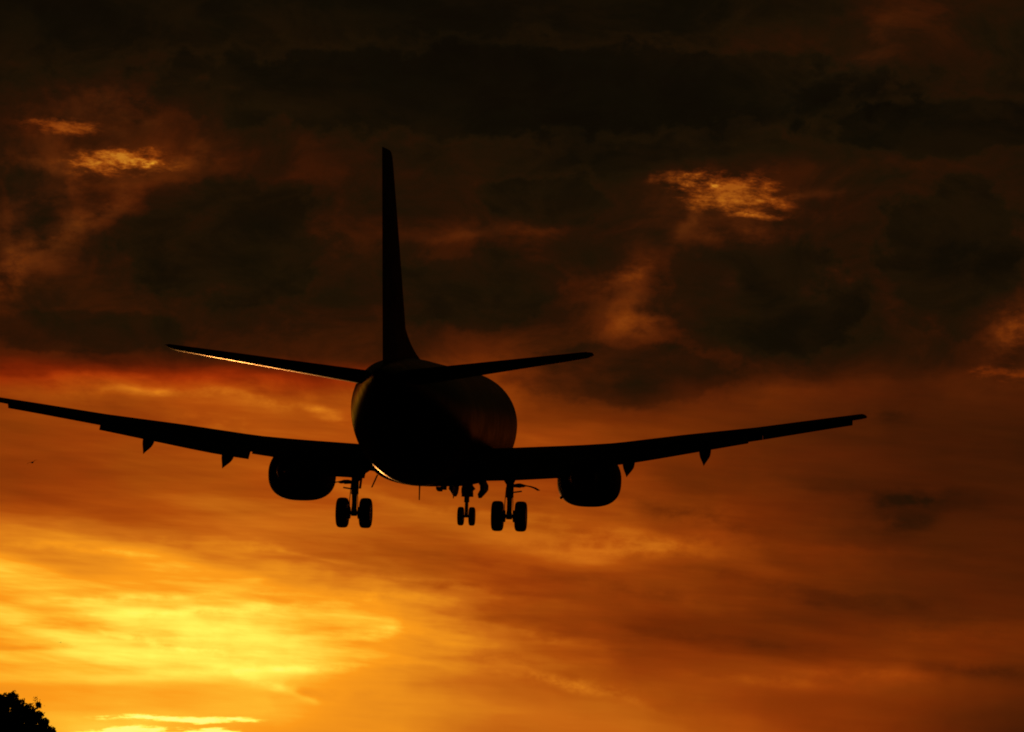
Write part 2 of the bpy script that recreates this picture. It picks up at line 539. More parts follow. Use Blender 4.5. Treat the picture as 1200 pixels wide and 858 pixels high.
def orient(v):
    Fw, L, U = v
    r = -L
    r2 = r * math.cos(ROLL) + U * math.sin(ROLL)
    u2 = U * math.cos(ROLL) - r * math.sin(ROLL)
    f3 = Fw * math.cos(PITCH) - u2 * math.sin(PITCH)
    u3 = u2 * math.cos(PITCH) + Fw * math.sin(PITCH)
    return Vector((r2 * math.cos(YAW) + f3 * math.sin(YAW), f3 * math.cos(YAW) - r2 * math.sin(YAW), u3))


rot_cam = Matrix.Identity(3)
for i, e in enumerate((Vector((1, 0, 0)), Vector((0, 1, 0)), Vector((0, 0, 1)))):
    o_ = orient(e)
    rot_cam.col[i] = o_
tilt_m = Matrix.Rotation(TILT, 3, 'X')
rot_w = tilt_m @ rot_cam
ref_w = cam_to_world((AX - 600) / F_PX * D_PL, D_PL, (429 - AY) / F_PX * D_PL)
base_w = ref_w - rot_w @ Vector((0, 0, 3.0))

plane = bpy.data.objects.new('airliner', None)
COL.objects.link(plane)
plane.matrix_world = Matrix.Translation(base_w) @ rot_w.to_4x4()
tag(plane, 'large twin engine jet airliner seen from behind, landing with wheels down against sunset clouds', 'airliner')


def ring(s, y0, zt, zb, hw, n=56, pu=2.0, pl=2.0, zmid=None):
    zc = (zt + zb) / 2 if zmid is None else zmid
    out = []
    for k in range(n):
        a = 2 * math.pi * k / n
        c, d = math.cos(a), math.sin(a)
        e = pu if d >= 0 else pl
        y = math.copysign(abs(c) ** (2 / e), c) * hw
        z = math.copysign(abs(d) ** (2 / e), d) * ((zt - zc) if d >= 0 else (zc - zb))
        out.append(P(s, y0 + y, zc + z))
    return out


def smooth_stations(st, step=0.35):
    """catmull-rom through the station table"""
    out = []
    xs = [a[0] for a in st]
    s = xs[0]
    pts = []
    while s < xs[-1]:
        pts.append(s)
        s += step
    pts.append(xs[-1])
    for s in pts:
        i = max(j for j in range(len(xs)) if xs[j] <= s + 1e-9)
        i = min(i, len(xs) - 2)
        k = (s - xs[i]) / (xs[i + 1] - xs[i])
        row = [s]
        for c in range(1, len(st[0])):
            d = [None] * 2
            for q_, j in enumerate((i, i + 1)):
                lo, hi = max(j - 1, 0), min(j + 1, len(xs) - 1)
                d[q_] = (st[hi][c] - st[lo][c]) / (xs[hi] - xs[lo])
            h = xs[i + 1] - xs[i]
            h00 = 2 * k ** 3 - 3 * k ** 2 + 1
            h10 = k ** 3 - 2 * k ** 2 + k
            h01 = -2 * k ** 3 + 3 * k ** 2
            h11 = k ** 3 - k ** 2
            row.append(h00 * st[i][c] + h10 * h * d[0] + h01 * st[i + 1][c] + h11 * h * d[1])
        out.append(row)
    return out


# --- fuselage  (s, top, bottom, half width)
ST = [(0.0, 2.78, 2.72, 0.03), (0.25, 3.10, 2.36, 0.40), (0.7, 3.46, 2.04, 0.74), (1.4, 3.92, 1.76, 1.08), (2.3, 4.58, 1.50, 1.44),
      (3.5, 5.05, 1.32, 1.72), (5.0, 5.24, 1.22, 1.88), (6.5, 5.27, 1.20, 1.885), (14.0, 5.27, 1.20, 1.885), (21.0, 5.27, 1.20, 1.885),
      (23.0, 5.27, 1.34, 1.90), (25.0, 5.25, 1.80, 1.74), (27.0, 5.20, 2.46, 1.43), (29.0, 5.10, 3.22, 1.03), (30.8, 4.98, 3.86, 0.62)]
mb = MB()
rings = []
for s, zt, zb, hw in smooth_stations(ST):
    rings.append(ring(s, 0, zt, zb, hw, zmid=zb + (zt - zb) * 0.54))
mb.loft(rings)
fus = mb.build('fuselage', M['paint'], plane)

TC = [(30.81, 4.98, 3.86, 0.62), (31.5, 4.90, 4.08, 0.44), (32.1, 4.80, 4.24, 0.28), (32.35, 4.72, 4.32, 0.19)]
mb = MB()
mb.loft([ring(s, 0, zt, zb, hw, 32, zmid=zb + (zt - zb) * 0.54) for s, zt, zb, hw in smooth_stations(TC, 0.15)])
mb.build('tail_cone', M['paint'], fus)
mb = MB()
mb.tube([P(32.3, 0, 4.53), P(32.52, 0, 4.54)], [0.13, 0.12], 20)
mb.build('exhaust_outlet', M['hot'], fus)

BF = [(10.2, 2.0, 1.19, 1.2), (11.2, 2.2, 1.15, 1.9), (13.0, 2.35, 1.17, 1.95), (17.5, 2.35, 1.17, 1.95), (19.3, 2.2, 1.19, 1.70), (21.0, 1.9, 1.22, 1.0)]
mb = MB()
mb.loft([ring(s, 0, zt, zb, hw, 48, 2.4, 2.05, zmid=1.95) for s, zt, zb, hw in smooth_stations(BF)])
mb.build('belly_fairing', M['wing'], fus)


# --- lifting surfaces
def airfoil(n=16, tc=0.12, x0=0.0, x1=1.0, camber=0.015):
    xs = [x0 + (x1 - x0) * (1 - math.cos(math.pi * k / n)) / 2 for k in range(n + 1)]
    th = lambda x: 5 * tc * (0.2969 * math.sqrt(max(x, 0)) - 0.126 * x - 0.3516 * x * x + 0.2843 * x ** 3 - 0.1036 * x ** 4)
    cm = lambda x: camber * 4 * x * (1 - x)
    up = [(x, cm(x) + th(x)) for x in xs]
    dn = [(x, cm(x) - th(x)) for x in reversed(xs)]
    if x0 == 0:
        dn = dn[:-1]
    return up + dn


def section(prof, s_le, chord, y, z, ang=0.0, axis='y'):
    """place a unit profile; positive ang lowers the trailing edge"""
    out = []
    for x, h in prof:
        xx, hh = x * chord, h * chord
        ca, sa = math.cos(ang), math.sin(ang)
        ds = xx * ca + hh * sa
        dz = hh * ca - xx * sa
        if axis == 'y':
            out.append(P(s_le + ds, y, z + dz))
        else:
            out.append(P(s_le + ds, y + dz, z))
    return out


WY = [1.5, 1.93, 3.36, 4.83, 6.1, 8.47, 10.87, 13.0, 14.3]
def w_le(y): return interp(y, [1.5, 1.93, 4.83, 14.3], [10.6, 11.0, 13.3, 18.95])
def w_te(y): return interp(y, [1.5, 4.83, 14.3], [18.25, 18.25, 20.55])
def w_tc(y): return interp(y, [1.5, 4.83, 14.3], [0.132, 0.12, 0.105])
def w_top(y): return interp(y, [1.5, 1.93, 3.36, 4.8, 6.1, 8.47, 10.87, 13.0, 14.3], [2.48, 2.50, 2.58, 2.66, 2.76, 3.08, 3.36, 3.67, 3.85])
def w_inc(y): return interp(y, [1.5, 14.3], [R(2.0), R(0.0)])


def w_z(y, x):
    """height of the chord line at chord fraction x"""
    c = w_te(y) - w_le(y)
    mid = w_top(y) - c * (w_tc(y) * 0.5 + 0.013)
    return mid - (x - 0.35) * c * math.sin(w_inc(y))


def w_section(y, x0, x1, n=18):
    c = w_te(y) - w_le(y)
    return section(airfoil(n, w_tc(y), x0, x1), w_le(y), c, y, w_z(y, 0), w_inc(y))


def mir(rings, sg):
    if sg > 0:
        return rings
    return [[Vector((p.x, -p.y, p.z)) for p in r] for r in rings]


def span(y0, y1, n):
    return [y0 + (y1 - y0) * k / n for k in range(n + 1)]


for sg in (1, -1):
    # main box: full chord at the gate behind the engine and at the tip, cut short ahead of flap and aileron
    mb = MB()
    ys = span(1.5, 14.3, 26)
    mb.loft(mir([w_section(y, 0, 0.74) for y in ys], sg), cap0=True, cap1=False)
    # rounded tip
    tip = []
    for k in range(1, 7):
        a = k / 6 * math.pi / 2
        y = 14.3 + 0.17 * math.sin(a)
        sh = math.cos(a) * 0.97 + 0.03
        pr = [(x, h * sh) for x, h in airfoil(18, 0.105, 0, 0.74)]
        tip.append(section(pr, 18.95 + 0.35 * math.sin(a), 1.60 - 0.25 * math.sin(a), y, w_z(14.3, 0) + 0.012 * k / 6, 0))
    mb.loft(mir([w_section(14.3, 0, 0.74)] + tip, sg), cap0=False)
    # rear of the tip and of the thrust gate
    mb.loft(mir([w_section(y, 0.741, 1.0, 8) for y in (13.72, 14.0, 14.3)] +
                [section([(x, h * 0.12) for x, h in airfoil(8, 0.105, 0.741, 1)], 19.25, 1.32, 14.46, w_z(14.3, 0), 0)], sg))
    gate = []
    for y in (4.66, 5.2, 5.82):
        gate.append([p - Vector((0, 0, 0.17 * max(-(p.x - S0) - w_le(y) - 0.741 * (w_te(y) - w_le(y)), 0))) for p in w_section(y, 0.741, 1.0, 8)])
    mb.loft(mir(gate, sg))
    wing = mb.build('wing', M['wing'], plane)

    # slats, run out and drooped, outboard of the engine in three lengths; krueger panel inboard
    for (a, b) in ((5.75, 8.35), (8.40, 11.05), (11.06, 14.02)):
        mb = MB()
        rg = []
        for y in span(a, b, 6):
            c = w_te(y) - w_le(y)
            cs = max(0.15 * c, 0.40)
            pr = [(0.0, 0.02), (0.06, 0.10), (0.2, 0.17), (0.45, 0.21), (0.75, 0.19), (1.0, 0.13), (1.0, 0.10), (0.75, 0.12), (0.45, 0.08), (0.28, -0.02), (0.2, -0.12), (0.08, -0.10)]
            zl = w_z(y, 0)
            low = interp(y, [5.75, 10.87, 14], [0.37, 0.27, 0.235])
            ang = R(-24)
            # front (low) end of the slat
            rg.append(section(pr, w_le(y) - cs * 0.62, cs, y, zl - low + 0.10 * cs, ang))
        mb.loft(mir(rg, sg))
        mb.build('slat', M['slat'], wing)
    mb = MB()
    rg = []
    for y in span(2.2, 3.7, 3):
        pr = [(0.0, 0.0), (0.05, 0.05), (0.5, 0.09), (1.0, 0.07), (1.0, 0.03), (0.5, 0.03), (0.05, -0.04)]
        rg.append(section(pr, w_le(y) - 0.42, 0.62, y, w_z(y, 0) - 0.42, R(-36)))
    mb.loft(mir(rg, sg))
    mb.build('krueger_flap', M['slat'], wing)

    # flaps: fore segment, main segment
    for nm, a, b, drop in (('inboard', 2.0, 4.62, 0), ('outboard', 5.86, 10.66, 1)):
        for seg in (0, 1):
            mb = MB()
            rg = []
            for y in span(a, b, 8):
                c = w_te(y) - w_le(y)
                if drop:
                    fc = interp(y, [5.86, 10.66], [1.10, 0.74])
                    te_z = interp(y, [5.86, 6.8, 7.85, 9.35, 10.66], [1.95, 2.08, 2.27, 2.56, 2.81])
                    te_s = w_te(y) + 0.42
                else:
                    fc = 1.25
                    te_z = interp(y, [2.0, 2.98, 3.96, 4.62], [1.40, 1.44, 1.51, 1.56])
                    te_s = w_te(y) + 0.55
                ang = R(34)
                if seg == 0:
                    ln = fc * 0.42
                    s0 = te_s - fc * math.cos(ang) - 0.10
                    z0 = te_z + fc * math.sin(ang) + ln * 0.20
                    rg.append(section(airfoil(8, 0.17, 0, 1, 0.05), s0, ln, y, z0, R(20)))
                else:
                    ln = fc * 0.66
                    s0 = te_s - ln * math.cos(ang)
                    z0 = te_z + ln * math.sin(ang)
                    rg.append(section(airfoil(10, 0.15, 0, 1, 0.04), s0, ln, y, z0, ang))
            mb.loft(mir(rg, sg))
            mb.build('flap', M['wing'], wing)

    # aileron
    mb = MB()
    mb.loft(mir([w_section(y, 0.745, 1.0, 8) for y in span(10.72, 13.66, 5)], sg))
    mb.build('aileron', M['wing'], wing)

    # flap track fairings, hinged down with the flaps
    for (fy, tz, w_) in ((9.22, 2.06, 0.19), (6.68, 1.64, 0.20)):
        mb = MB()
        rg = []
        c = w_te(fy) - w_le(fy)
        s_a, s_b = w_le(fy) + 0.42 * c, w_te(fy) + 0.52
        zu = w_z(fy, 0.6) - 0.5 * w_tc(fy) * c * 0.7
        hs = w_le(fy) + 0.76 * c
        zh = zu - 0.12
        for k in range(15):
            f_ = k / 14
            s_ = s_a + (s_b - s_a) * f_
            r_ = w_ * (min(1.0, 0.12 + 2.2 * f_) if f_ < 0.66 else max((1 - f_) / 0.34, 0.04) ** 0.95)
            zz = zh if s_ < hs else zh - (zh - tz) * ((s_ - hs) / (s_b - hs)) ** 1.05
            up = 0.16 * (1 - abs(f_ - 0.55)) if s_ > hs else 0.05
            rg.append([P(s_, fy + math.cos(2 * math.pi * j / 14) * r_,
                         zz + math.sin(2 * math.pi * j / 14) * (r_ * 1.15 + (up if math.sin(2 * math.pi * j / 14) > 0 else 0))) for j in range(14)])
        mb.loft(mir(rg, sg))
        mb.build('flap_track_fairing', M['wing'], wing)

    # wing tip lamp glass
    mb = MB()
    mb.tube([P(18.98, sg * 14.32, w_z(14.3, 0) + 0.01), P(19.35, sg * 14.44, w_z(14.3, 0) + 0.01)], [0.035, 0.045], 10)
    mb.build('position_light', M['dark'], wing)

    # static wicks on the aileron
    for k in range(3):
        y = 12.2 + k * 0.65
        mb = MB()
        mb.tube([P(w_te(y) - 0.03, sg * y, w_z(y, 1)), P(w_te(y) + 0.14, sg * y, w_z(y, 1) - 0.01)], 0.006, 6)
        mb.build('static_wick', M['dark'], wing)

# --- engines
for sg in (1, -1):
    ye = 5.0
    SH = 1.3     # nacelle stations below are measured from the nose of the cowl
    #      s, top, bottom, half width
    EN = [(8.85, 2.24, 0.86, 0.80), (8.92, 2.32, 0.74, 0.90), (9.2, 2.42, 0.64, 1.00), (9.8, 2.50, 0.57, 1.06), (10.6, 2.54, 0.55, 1.085),
          (11.4, 2.52, 0.58, 1.06), (12.2, 2.42, 0.70, 0.97), (12.9, 2.28, 0.86, 0.84)]
    mb = MB()
    rg = []
    for s, zt, zb, hw in smooth_stations(EN, 0.2):
        rg.append(ring(s + SH, ye, zt, zb, hw, 56, 2.1, 2.7, zmid=1.50))
    # inside of the fan duct, back towards the front
    for s, k in ((12.9, 0.965), (12.3, 0.94), (11.4, 0.92)):
        zt, zb, hw = [interp(s, [e[0] for e in EN], [e[i] for e in EN]) for i in (1, 2, 3)]
        rg.append(ring(s + SH, ye, 1.5 + (zt - 1.5) * k, 1.5 - (1.5 - zb) * k, hw * k, 56, 2.1, 2.7, zmid=1.50))
    mb.loft(mir(rg, sg), cap0=False)
    eng = mb.build('engine', M['cowl'], plane)
    mb = MB()
    lip = []
    for s, k in ((8.86, 0.985), (8.80, 0.97), (8.775, 0.945), (8.80, 0.91), (8.9, 0.88), (9.5, 0.86)):
        lip.append(ring(s + SH, ye, 1.5 + 0.74 * k, 1.5 - 0.64 * k, 0.80 * k, 56, 2.1, 2.5, zmid=1.50))
    mb.loft(mir(lip, sg), cap0=False)
    mb.build('inlet_lip', M['alu'], eng)
    mb = MB()
    CN = [(11.3, 0.60), (12.2, 0.62), (12.9, 0.60), (13.5, 0.50), (14.0, 0.40), (14.0, 0.375), (13.6, 0.36)]
    mb.loft(mir([[P(s + SH, ye + r_ * math.cos(2 * math.pi * k / 40), 1.56 + r_ * math.sin(2 * math.pi * k / 40)) for k in range(40)] for s, r_ in CN], sg))
    mb.build('core_nozzle', M['hot'], eng)
    mb = MB()
    CP = [(13.55, 0.24), (14.0, 0.22), (14.4, 0.13), (14.62, 0.03)]
    mb.loft(mir([[P(s + SH, ye + r_ * math.cos(2 * math.pi * k / 28), 1.56 + r_ * math.sin(2 * math.pi * k / 28)) for k in range(28)] for s, r_ in CP], sg))
    mb.build('exhaust_plug', M['hot'], eng)
    if sg < 0:
        # polished bead added low on the inboard cowl to catch a sun glint
        mb = MB()
        mb.loft([[P(12.6 + 0.16 * math.cos(a), ye - 0.925 + 0.05 * math.sin(a) * math.cos(b), 0.855 + 0.05 * math.sin(a) * math.sin(b))
                  for b in [2 * math.pi * k / 12 for k in range(12)]] for a in [0.05 + (math.pi - 0.1) * k / 10 for k in range(11)]])
        for i_, v_ in enumerate(mb.v):
            mb.v[i_] = (v_[0], -v_[1], v_[2])
        mb.build('glint_bead', M['alu'], eng)
    mb = MB()
    PY = [(11.0, 2.40, 2.46, 0.08), (11.8, 2.36, 2.52, 0.17), (12.8, 2.2, 2.57, 0.20), (13.8, 1.9, 2.52, 0.20), (15.0, 1.95, 2.35, 0.17), (16.6, 2.02, 2.2, 0.05)]
    mb.loft(mir([ring(s, ye, zt, zb, hw, 24, 3, 3) for s, zb, zt, hw in smooth_stations(PY)], sg))
    mb.build('pylon', M['wing'], eng)

# --- vertical tail
FZ = [4.95, 5.2, 6.5, 8.0, 9.5, 10.8, 11.12, 11.24, 11.28]
def f_le(z): return interp(z, [4.95, 5.2, 11.28], [25.4, 25.6, 30.75])
def f_te(z): return interp(z, [4.95, 5.2, 11.28], [31.6, 31.65, 32.95])
def f_tc(z): return interp(z, [4.95, 5.2, 11.2, 11.26, 11.28], [0.068, 0.068, 0.088, 0.085, 0.07])


def fin_section(z, x0, x1, n=14):
    c = f_te(z) - f_le(z)
    le = f_le(z) + (0 if z < 11.1 else (z - 11.1) * 1.4)
    return section(airfoil(n, f_tc(z), x0, x1, 0.0), le, c - (le - f_le(z)), 0, z, 0, 'z')


mb = MB()
mb.loft([fin_section(z, 0, 0.70) for z in FZ])
# dorsal fillet
DF = [(20.6, 5.27, 0.02), (22.0, 5.42, 0.07), (23.5, 5.60, 0.12), (24.8, 5.82, 0.15), (25.9, 6.1, 0.16), (26.6, 6.35, 0.12)]
mb.loft([[P(s, -w_, 5.05), P(s, -w_ * 0.9, (5.1 + zt) / 2), P(s, -w_ * 0.4, zt - 0.04), P(s, 0, zt), P(s, w_ * 0.4, zt - 0.04), P(s, w_ * 0.9, (5.1 + zt) / 2), P(s, w_, 5.05)]
         for s, zt, w_ in smooth_stations(DF)])
fin = mb.build('vertical_stabilizer', M['belly'], plane)
mb = MB()
mb.loft([fin_section(z, 0.705, 1.0, 8) for z in FZ])
mb.build('rudder', M['belly'], fin)

# --- tailplane
HY = [0.35, 1.44, 2.8, 4.06, 5.3, 6.15, 6.28, 6.36]
def h_le(y): return interp(y, [0.35, 6.15, 6.36], [28.35, 31.75, 32.1])
def h_te(y): return interp(y, [0.35, 6.36], [32.15, 33.32])
def h_z(y): return 4.49 + 0.126 * y
H_ANG = R(-3.6)


def h_section(y, x0, x1, n=14):
    c = h_te(y) - h_le(y)
    tc = interp(y, [0.35, 6.1, 6.28, 6.36], [0.115, 0.105, 0.07, 0.02])
    sec = airfoil(n, tc, x0, x1, -0.01)
    return section([(x - 0.5, h) for x, h in sec], (h_le(y) + h_te(y)) / 2, c, y, h_z(y), H_ANG)


for sg in (1, -1):
    mb = MB()
    mb.loft(mir([h_section(y, 0, 0.70, 22) for y in HY], sg))
    stab = mb.build('horizontal_stabilizer', M['stab'], plane)
    mb = MB()
    mb.loft(mir([h_section(y, 0.706, 1.0, 8) for y in span(0.75, 6.2, 6)], sg))
    mb.build('elevator', M['wing'], stab)


# --- landing gear
def wheel(parent, s, y, z, r, w):
    mb = MB()
    h = w / 2
    mb.lathe_y(P(s, y, z), [(-h * .80, r * .60), (-h * .98, r * .72), (-h, r * .84), (-h * .86, r * .94), (-h * .55, r * .99), (-h * .2, r),
                            (h * .2, r), (h * .55, r * .99), (h * .86, r * .94), (h, r * .84), (h * .98, r * .72), (h * .80, r * .60)], 44, 0)
    mb.lathe_y(P(s, y, z), [(-h * .9, r * .2), (-h * .86, r * .5), (-h * .92, r * .59), (h * .92, r * .59), (h * .86, r * .5), (h * .9, r * .2)], 32, 1)
    mb.build('wheel', [M['tyre'], M['rim']], parent)


for sg in (1, -1):
    y0 = sg * 2.615
    mb = MB()
    mb.tube([P(16.15, y0, 2.05), P(16.3, y0, 1.0), P(16.33, y0, 0.86)], [0.135, 0.125, 0.13], 18)
    mb.tube([P(16.33, y0, 0.9), P(16.4, y0, 0.23)], [0.085, 0.085], 16)
    mb.tube([P(16.4, y0, 0.34), P(16.4, y0, 0.12)], [0.10, 0.10], 14)
    mb.tube([P(16.4, y0 - 0.5, 0.227), P(16.4, y0 + 0.5, 0.227)], 0.065, 14)
    # drag and side braces, actuator
    mb.tube([P(16.26, y0, 1.38), P(16.2, y0 - sg * 0.5, 1.72)], [0.05, 0.05], 10)
    mb.tube([P(16.28, y0 + sg * 0.06, 1.25), P(16.35, y0 + sg * 0.36, 1.21)], [0.05, 0.03], 10)
    mb.tube([P(16.26, y0 + sg * 0.06, 1.02), P(16.3, y0 + sg * 0.40, 1.07)], 0.025, 8)
    mb.tube([P(16.28, y0 + sg * .02, 1.22), P(15.7, y0 + sg * .22, 1.75)], [0.055, 0.055], 10)
    mb.tube([P(16.24, y0 - sg * .10, 1.30), P(16.2, y0 - sg * 0.34, 1.66)], 0.035, 8)
    gear = mb.build('main_landing_gear', M['gear'], plane)
    # scissor link behind the strut
    mb = MB()
    mb.plate([P(16.42, y0 - .09, 0.86), P(16.42, y0 + .09, 0.86), P(16.70, y0 + .04, 0.60), P(16.70, y0 - .04, 0.60)], (0.01, 0, 0.05))
    mb.plate([P(16.70, y0 - .04, 0.58), P(16.70, y0 + .04, 0.58), P(16.46, y0 + .09, 0.30), P(16.46, y0 - .09, 0.30)], (0.01, 0, -0.05))
    mb.build('torque_link', M['gear'], gear)
    # brake stacks and hydraulic lines
    for q_ in (-1, 1):
        mb = MB()
        mb.lathe_y(P(16.4, y0 + q_ * 0.17, 0.227), [(-0.05, 0.12), (-0.04, 0.20), (0.04, 0.20), (0.05, 0.12)], 24)
        mb.build('brake', M['dark'], gear)
    mb = MB()
    mb.tube([P(16.45, y0 + .11, 1.2), P(16.48, y0 + .13, 0.9), P(16.5, y0 + .15, 0.6), P(16.45, y0 + .14, 0.32)], 0.014, 6)
    mb.tube([P(16.45, y0 - .10, 1.0), P(16.50, y0 - .13, 0.7), P(16.46, y0 - .13, 0.32)], 0.012, 6)
    mb.build('hydraulic_line', M['dark'], gear)
    for q_ in (-1, 1):
        wheel(gear, 16.4, y0 + q_ * 0.392, 0.227, 0.508, 0.375)
    # strut door: curved skin hanging outboard of the leg
    mb = MB()
    arc = [(0.14, 1.30, .06), (0.30, 1.335, .12), (0.42, 1.30, .10), (0.52, 1.275, 0.028), (0.68, 1.25, 0.024), (0.84, 1.20, 0.022), (0.97, 1.12, 0.016)]
    rgs = []
    for s_ in (15.75, 16.0, 16.5, 16.9):
        top = [P(s_, y0 + sg * a, z) for a, z, _ in arc]
        bot = [P(s_, y0 + sg * a, z - h) for a, z, h in reversed(arc)]
        rgs.append(top + bot)
    mb.loft(rgs)
    mb.build('gear_door', M['slat'], gear)

mb = MB()
mb.tube([P(3.75, 0, 1.45), P(3.92, 0, 0.62), P(3.93, 0, 0.55)], [0.10, 0.095, 0.10], 16)
mb.tube([P(3.93, 0, 0.58), P(3.95, 0, 0.03)], [0.065, 0.065], 14)
mb.tube([P(3.95, -0.27, 0.03), P(3.95, 0.27, 0.03)], 0.05, 12)
mb.tube([P(3.9, 0, 0.72), P(2.9, 0, 1.4)], 0.05, 10)
# steering cylinders and lamp housing round the upper leg
mb.tube([P(3.9, -0.22, 0.98), P(3.9, 0.20, 0.98)], [0.12, 0.12], 14)
mb.tube([P(3.86, -0.12, 1.28), P(3.88, -0.14, 0.74)], [0.09, 0.10], 12)
mb.tube([P(3.86, 0.10, 1.22), P(3.88, 0.12, 0.74)], [0.09, 0.08], 12)
mb.tube([P(3.9, -0.16, 1.12), P(3.9, -0.27, 1.00)], [0.07, 0.06], 10)
ng = mb.build('nose_landing_gear', M['gear'], plane)
for q_ in (-1, 1):
    wheel(ng, 3.95, q_ * 0.205, 0.03, 0.343, 0.215)
mb = MB()
mb.plate([P(4.02, -.05, .52), P(4.02, .05, .52), P(4.2, .03, .32), P(4.2, -.03, .32)], (.01, 0, .04))
mb.plate([P(4.2, -.03, .30), P(4.2, .03, .30), P(4.02, .05, .10), P(4.02, -.05, .10)], (.01, 0, -.04))
mb.build('torque_link', M['gear'], ng)
for sg in (1, -1):
    mb = MB()
    sec = [(0.44, 1.34), (0.50, 1.12), (0.52, 0.95), (0.46, 0.74)] if sg > 0 else [(0.50, 1.34), (0.60, 1.12), (0.60, 0.92), (0.46, 0.70)]
    th = [0.03, 0.17, 0.20, 0.02] if sg > 0 else [0.17, 0.15, 0.14, 0.03]
    rgs = []
    for s_, k in ((2.6, 0.8), (3.2, 1.0), (4.1, 1.0), (4.5, 0.75)):
        a_ = [P(s_, sg * (y - t_ / 2), 1.3 + (z - 1.3) * k) for (y, z), t_ in zip(sec, th)]
        b_ = [P(s_, sg * (y + t_ / 2), 1.3 + (z - 1.3) * k) for (y, z), t_ in reversed(list(zip(sec, th)))]
        rgs.append(a_ + b_)
    mb.loft(rgs)
    mb.build('nose_gear_door', M['slat'], ng)


# --- belly aerials, beacon, drain masts
def blade(name, s, y, z0, z1, c0, c1, th, sweep=0.12, dy=0.0):
    mb_ = MB()
    rg_ = []
    for k in range(5):
        f_ = k / 4
        c = c0 + (c1 - c0) * f_
        pr = [(x, h) for x, h in airfoil(8, th / c, 0, 1, 0)]
        rg_.append(section(pr, s + sweep * f_, c, y + dy * f_, z0 + (z1 - z0) * f_, 0, 'z'))
    mb_.loft(rg_)
    mb_.build(name, M['dark'], fus)


blade('blade_antenna', 20.2, 0.0, 1.25, 0.74, 0.42, 0.22, 0.035)
blade('blade_antenna', 8.8, 0.0, 1.22, 0.72, 0.36, 0.18, 0.035)
blade('drain_mast', 12.6, 0.05, 1.2, 0.98, 0.25, 0.16, 0.08)
blade('drain_mast', 10.2, 0.18, 1.22, 1.02, 0.4, 0.3, 0.16)
blade('drain_mast', 23.6, 1.00, 1.55, 1.14, 0.24, 0.12, 0.05, 0.1, 0.17)
blade('drain_mast', 18.6, 2.08, 1.75, 1.06, 0.3, 0.12, 0.08, 0.2, 0.06)
mb = MB()
mb.loft([ring(s, 0.02, z, 0.0, 0.01, 12) if False else [P(13.9 + r_ * math.cos(2 * math.pi * k / 14), r_ * math.sin(2 * math.pi * k / 14), z) for k in range(14)]
         for r_, z in ((0.13, 1.15), (0.12, 1.06), (0.07, 1.0), (0.01, 0.985))])
mb.build('beacon_light', M['dark'], fus)


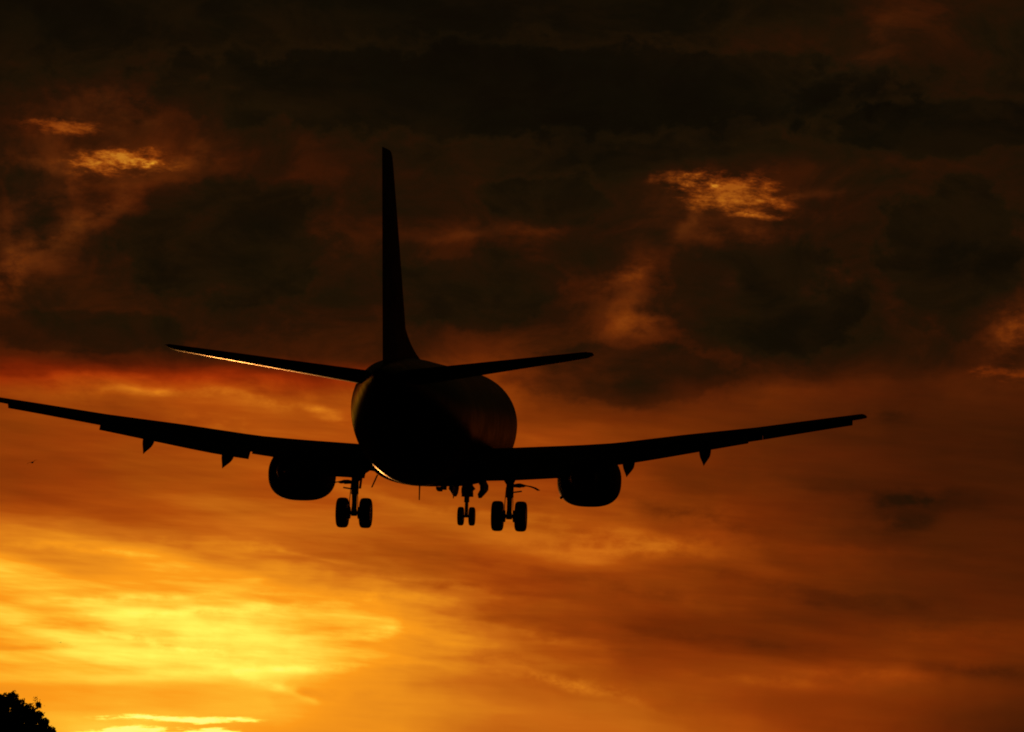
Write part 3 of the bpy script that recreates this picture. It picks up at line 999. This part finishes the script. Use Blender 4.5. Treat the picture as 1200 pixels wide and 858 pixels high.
# ------------------------------------------------------------------ tree
def make_tree():
    depth = 120.0
    base_pt = pix(-16, 915, depth)
    top = pix(-10, 806, depth).z
    root = bpy.data.objects.new('broadleaf_tree', None)
    COL.objects.link(root)
    root.location = (base_pt.x, base_pt.y, 0)
    tag(root, 'dark rounded broadleaf tree crown in the lower left corner, silhouetted by the orange glow', 'tree')
    mb = MB()
    mb.tube([(0, 0, -0.15), (0.02, 0, 0.4), (-0.03, 0.03, 1.1), (0.04, 0.0, 1.8), (0.0, 0.02, 2.6)], [0.26, 0.18, 0.15, 0.12, 0.07], 12)
    trunk = mb.build('trunk', M['bark'], root)
    rnd = random.Random(11)
    lumps = []           # clumps of the crown: centre, radius
    # outline in the photo, as points right of the axis (metres) for the clumps on the rim
    def lump(px, py, r, dyy=0.0):
        p = pix(px, py, depth)
        lumps.append((Vector((p.x - base_pt.x, dyy, p.z)), r))
    lump(2, 822, 0.25); lump(12, 820, 0.23, .1); lump(-14, 816, 0.30, -.2); lump(-36, 826, 0.42, .3); lump(22, 829, 0.25, -.2); lump(30, 835, 0.25, .2)
    lump(36, 843, 0.24); lump(38, 852, 0.24, -.3); lump(46, 857, 0.20, .1); lump(55, 864, 0.22, .2); lump(62, 872, 0.25, -.2); lump(58, 858, 0.16, .1); lump(50, 848, 0.17); lump(64, 866, .2, .1); lump(44, 826, 0.07); lump(44, 838, 0.12, .1)
    lump(-8, 838, 0.5, .4); lump(10, 842, 0.5, -.4); lump(20, 855, 0.55, .1); lump(0, 860, 0.7); lump(-40, 850, 0.7, -.3); lump(-62, 850, 0.5, .4); lump(-85, 876, 0.5)
    lump(-60, 885, 0.7, .2); lump(-20, 885, 0.8, .5); lump(25, 885, 0.7, -.5); lump(55, 893, 0.45, .4); lump(-20, 880, 0.8, -.8); lump(5, 870, 0.7, 1.0); lump(30, 875, .5, 0.9); lump(-45, 870, .6, 0.9)
    # limbs to each clump
    for c, r in lumps:
        m2 = MB()
        a = Vector((0, 0, rnd.uniform(1.1, 2.0)))
        mid = a.lerp(c, 0.5) + Vector((rnd.uniform(-.1, .1), rnd.uniform(-.1, .1), -0.08))
        m2.tube([a, mid, c], [0.05, 0.03, 0.012], 7)
        m2.build('limb', M['bark'], trunk)
    lv = MB()
    for c, r in lumps:
        n = int(6500 * r ** 2) + 330
        for _ in range(n):
            d = Vector((rnd.gauss(0, 1), rnd.gauss(0, 1), rnd.gauss(0, 1))).normalized()
            rad = r * (rnd.random() ** 0.38) * (1 + 0.22 * math.sin(d.x * 7 + c.x * 5) * math.sin(d.z * 6 + c.z * 9))
            if rnd.random() < 0.03:
                rad *= 1.16
            p = c + d * rad
            ln = rnd.uniform(0.055, 0.105)
            wd = ln * rnd.uniform(0.5, 0.7)
            u = Vector((rnd.gauss(0, 1), rnd.gauss(0, 1), rnd.gauss(0, 1) - 0.3)).normalized()
            w = u.orthogonal().normalized()
            w.rotate(Matrix.Rotation(rnd.uniform(0, 6.28), 3, u))
            k = u.cross(w) * ln * 0.12
            b = len(lv.v)
            lv.v += [tuple(p - u * ln / 2), tuple(p + w * wd / 2 + k), tuple(p + u * ln / 2), tuple(p - w * wd / 2 + k)]
            lv.f.append((b, b + 1, b + 2, b + 3)); lv.mi.append(0)
    # a few loose sprays along the right rim
    for px, py in ((40, 820), (44, 822), (41, 818), (46, 828), (49, 836), (52, 846), (60, 853), (15, 811), (36, 826), (47, 843)):
        p0 = pix(px, py, depth)
        p0 = Vector((p0.x - base_pt.x, rnd.uniform(-.1, .1), p0.z))
        for _ in range(7):
            p = p0 + Vector((rnd.gauss(0, .05), rnd.gauss(0, .05), rnd.gauss(0, .03)))
            ln = rnd.uniform(0.05, 0.09)
            u = Vector((rnd.gauss(0, 1), rnd.gauss(0, 1), rnd.gauss(0, 1))).normalized()
            w = u.orthogonal().normalized() * ln * 0.25
            b = len(lv.v)
            lv.v += [tuple(p - u * ln / 2), tuple(p + w), tuple(p + u * ln / 2), tuple(p - w)]
            lv.f.append((b, b + 1, b + 2, b + 3)); lv.mi.append(0)
    lv.build('crown', M['leaf'], root, smooth=0)


make_tree()


# ------------------------------------------------------------------ birds
def make_bird(px, py, depth, span_m, heading, bank, label):
    root = bpy.data.objects.new('bird', None)
    COL.objects.link(root)
    root.location = pix(px, py, depth)
    root.rotation_euler = (0, bank, heading)
    tag(root, label, 'bird')
    h = span_m / 2
    mb = MB()
    # one continuous body with wings: body spindle lofted nose to tail
    rg = []
    for x, r in ((-.42, .004), (-.38, .03), (-.30, .045), (-.22, .05), (-.05, .085), (.15, .075), (.30, .04), (.42, .05), (.55, .07)):
        fl = 0.25 if x > 0.35 else 1
        rg.append([Vector((r * h * 2.0 * math.cos(a), x * h, r * h * 1.7 * fl * math.sin(a))) for a in [2 * math.pi * k / 12 for k in range(12)]])
    mb.loft(rg)
    mb.build('body', M['bird'], root)
    for sg in (1, -1):
        mb = MB()
        rg = []
        for f_, le, ch, z in ((0.06, -.2, .34, .02), (.25, -.27, .36, .10), (.5, -.26, .30, .17), (.75, -.12, .22, .15), (.95, .04, .12, .09), (1.0, .1, .04, .07)):
            pr = airfoil(8, 0.10, 0, 1, 0.05)
            rg.append([Vector((sg * f_ * h, (le + x * ch) * h, (z + t_ * ch) * h)) for x, t_ in pr])
        mb.loft(rg)
        mb.build('wing', M['bird'], root)


make_bird(38, 542, 330.0, 1.0, R(25), R(-22), 'small dark bird gliding against orange sky under the airliner\'s left wing tip')
make_bird(71, 753, 420.0, 0.36, R(-30), R(-15), 'tiny dark bird against bright yellow cloud above the tree')
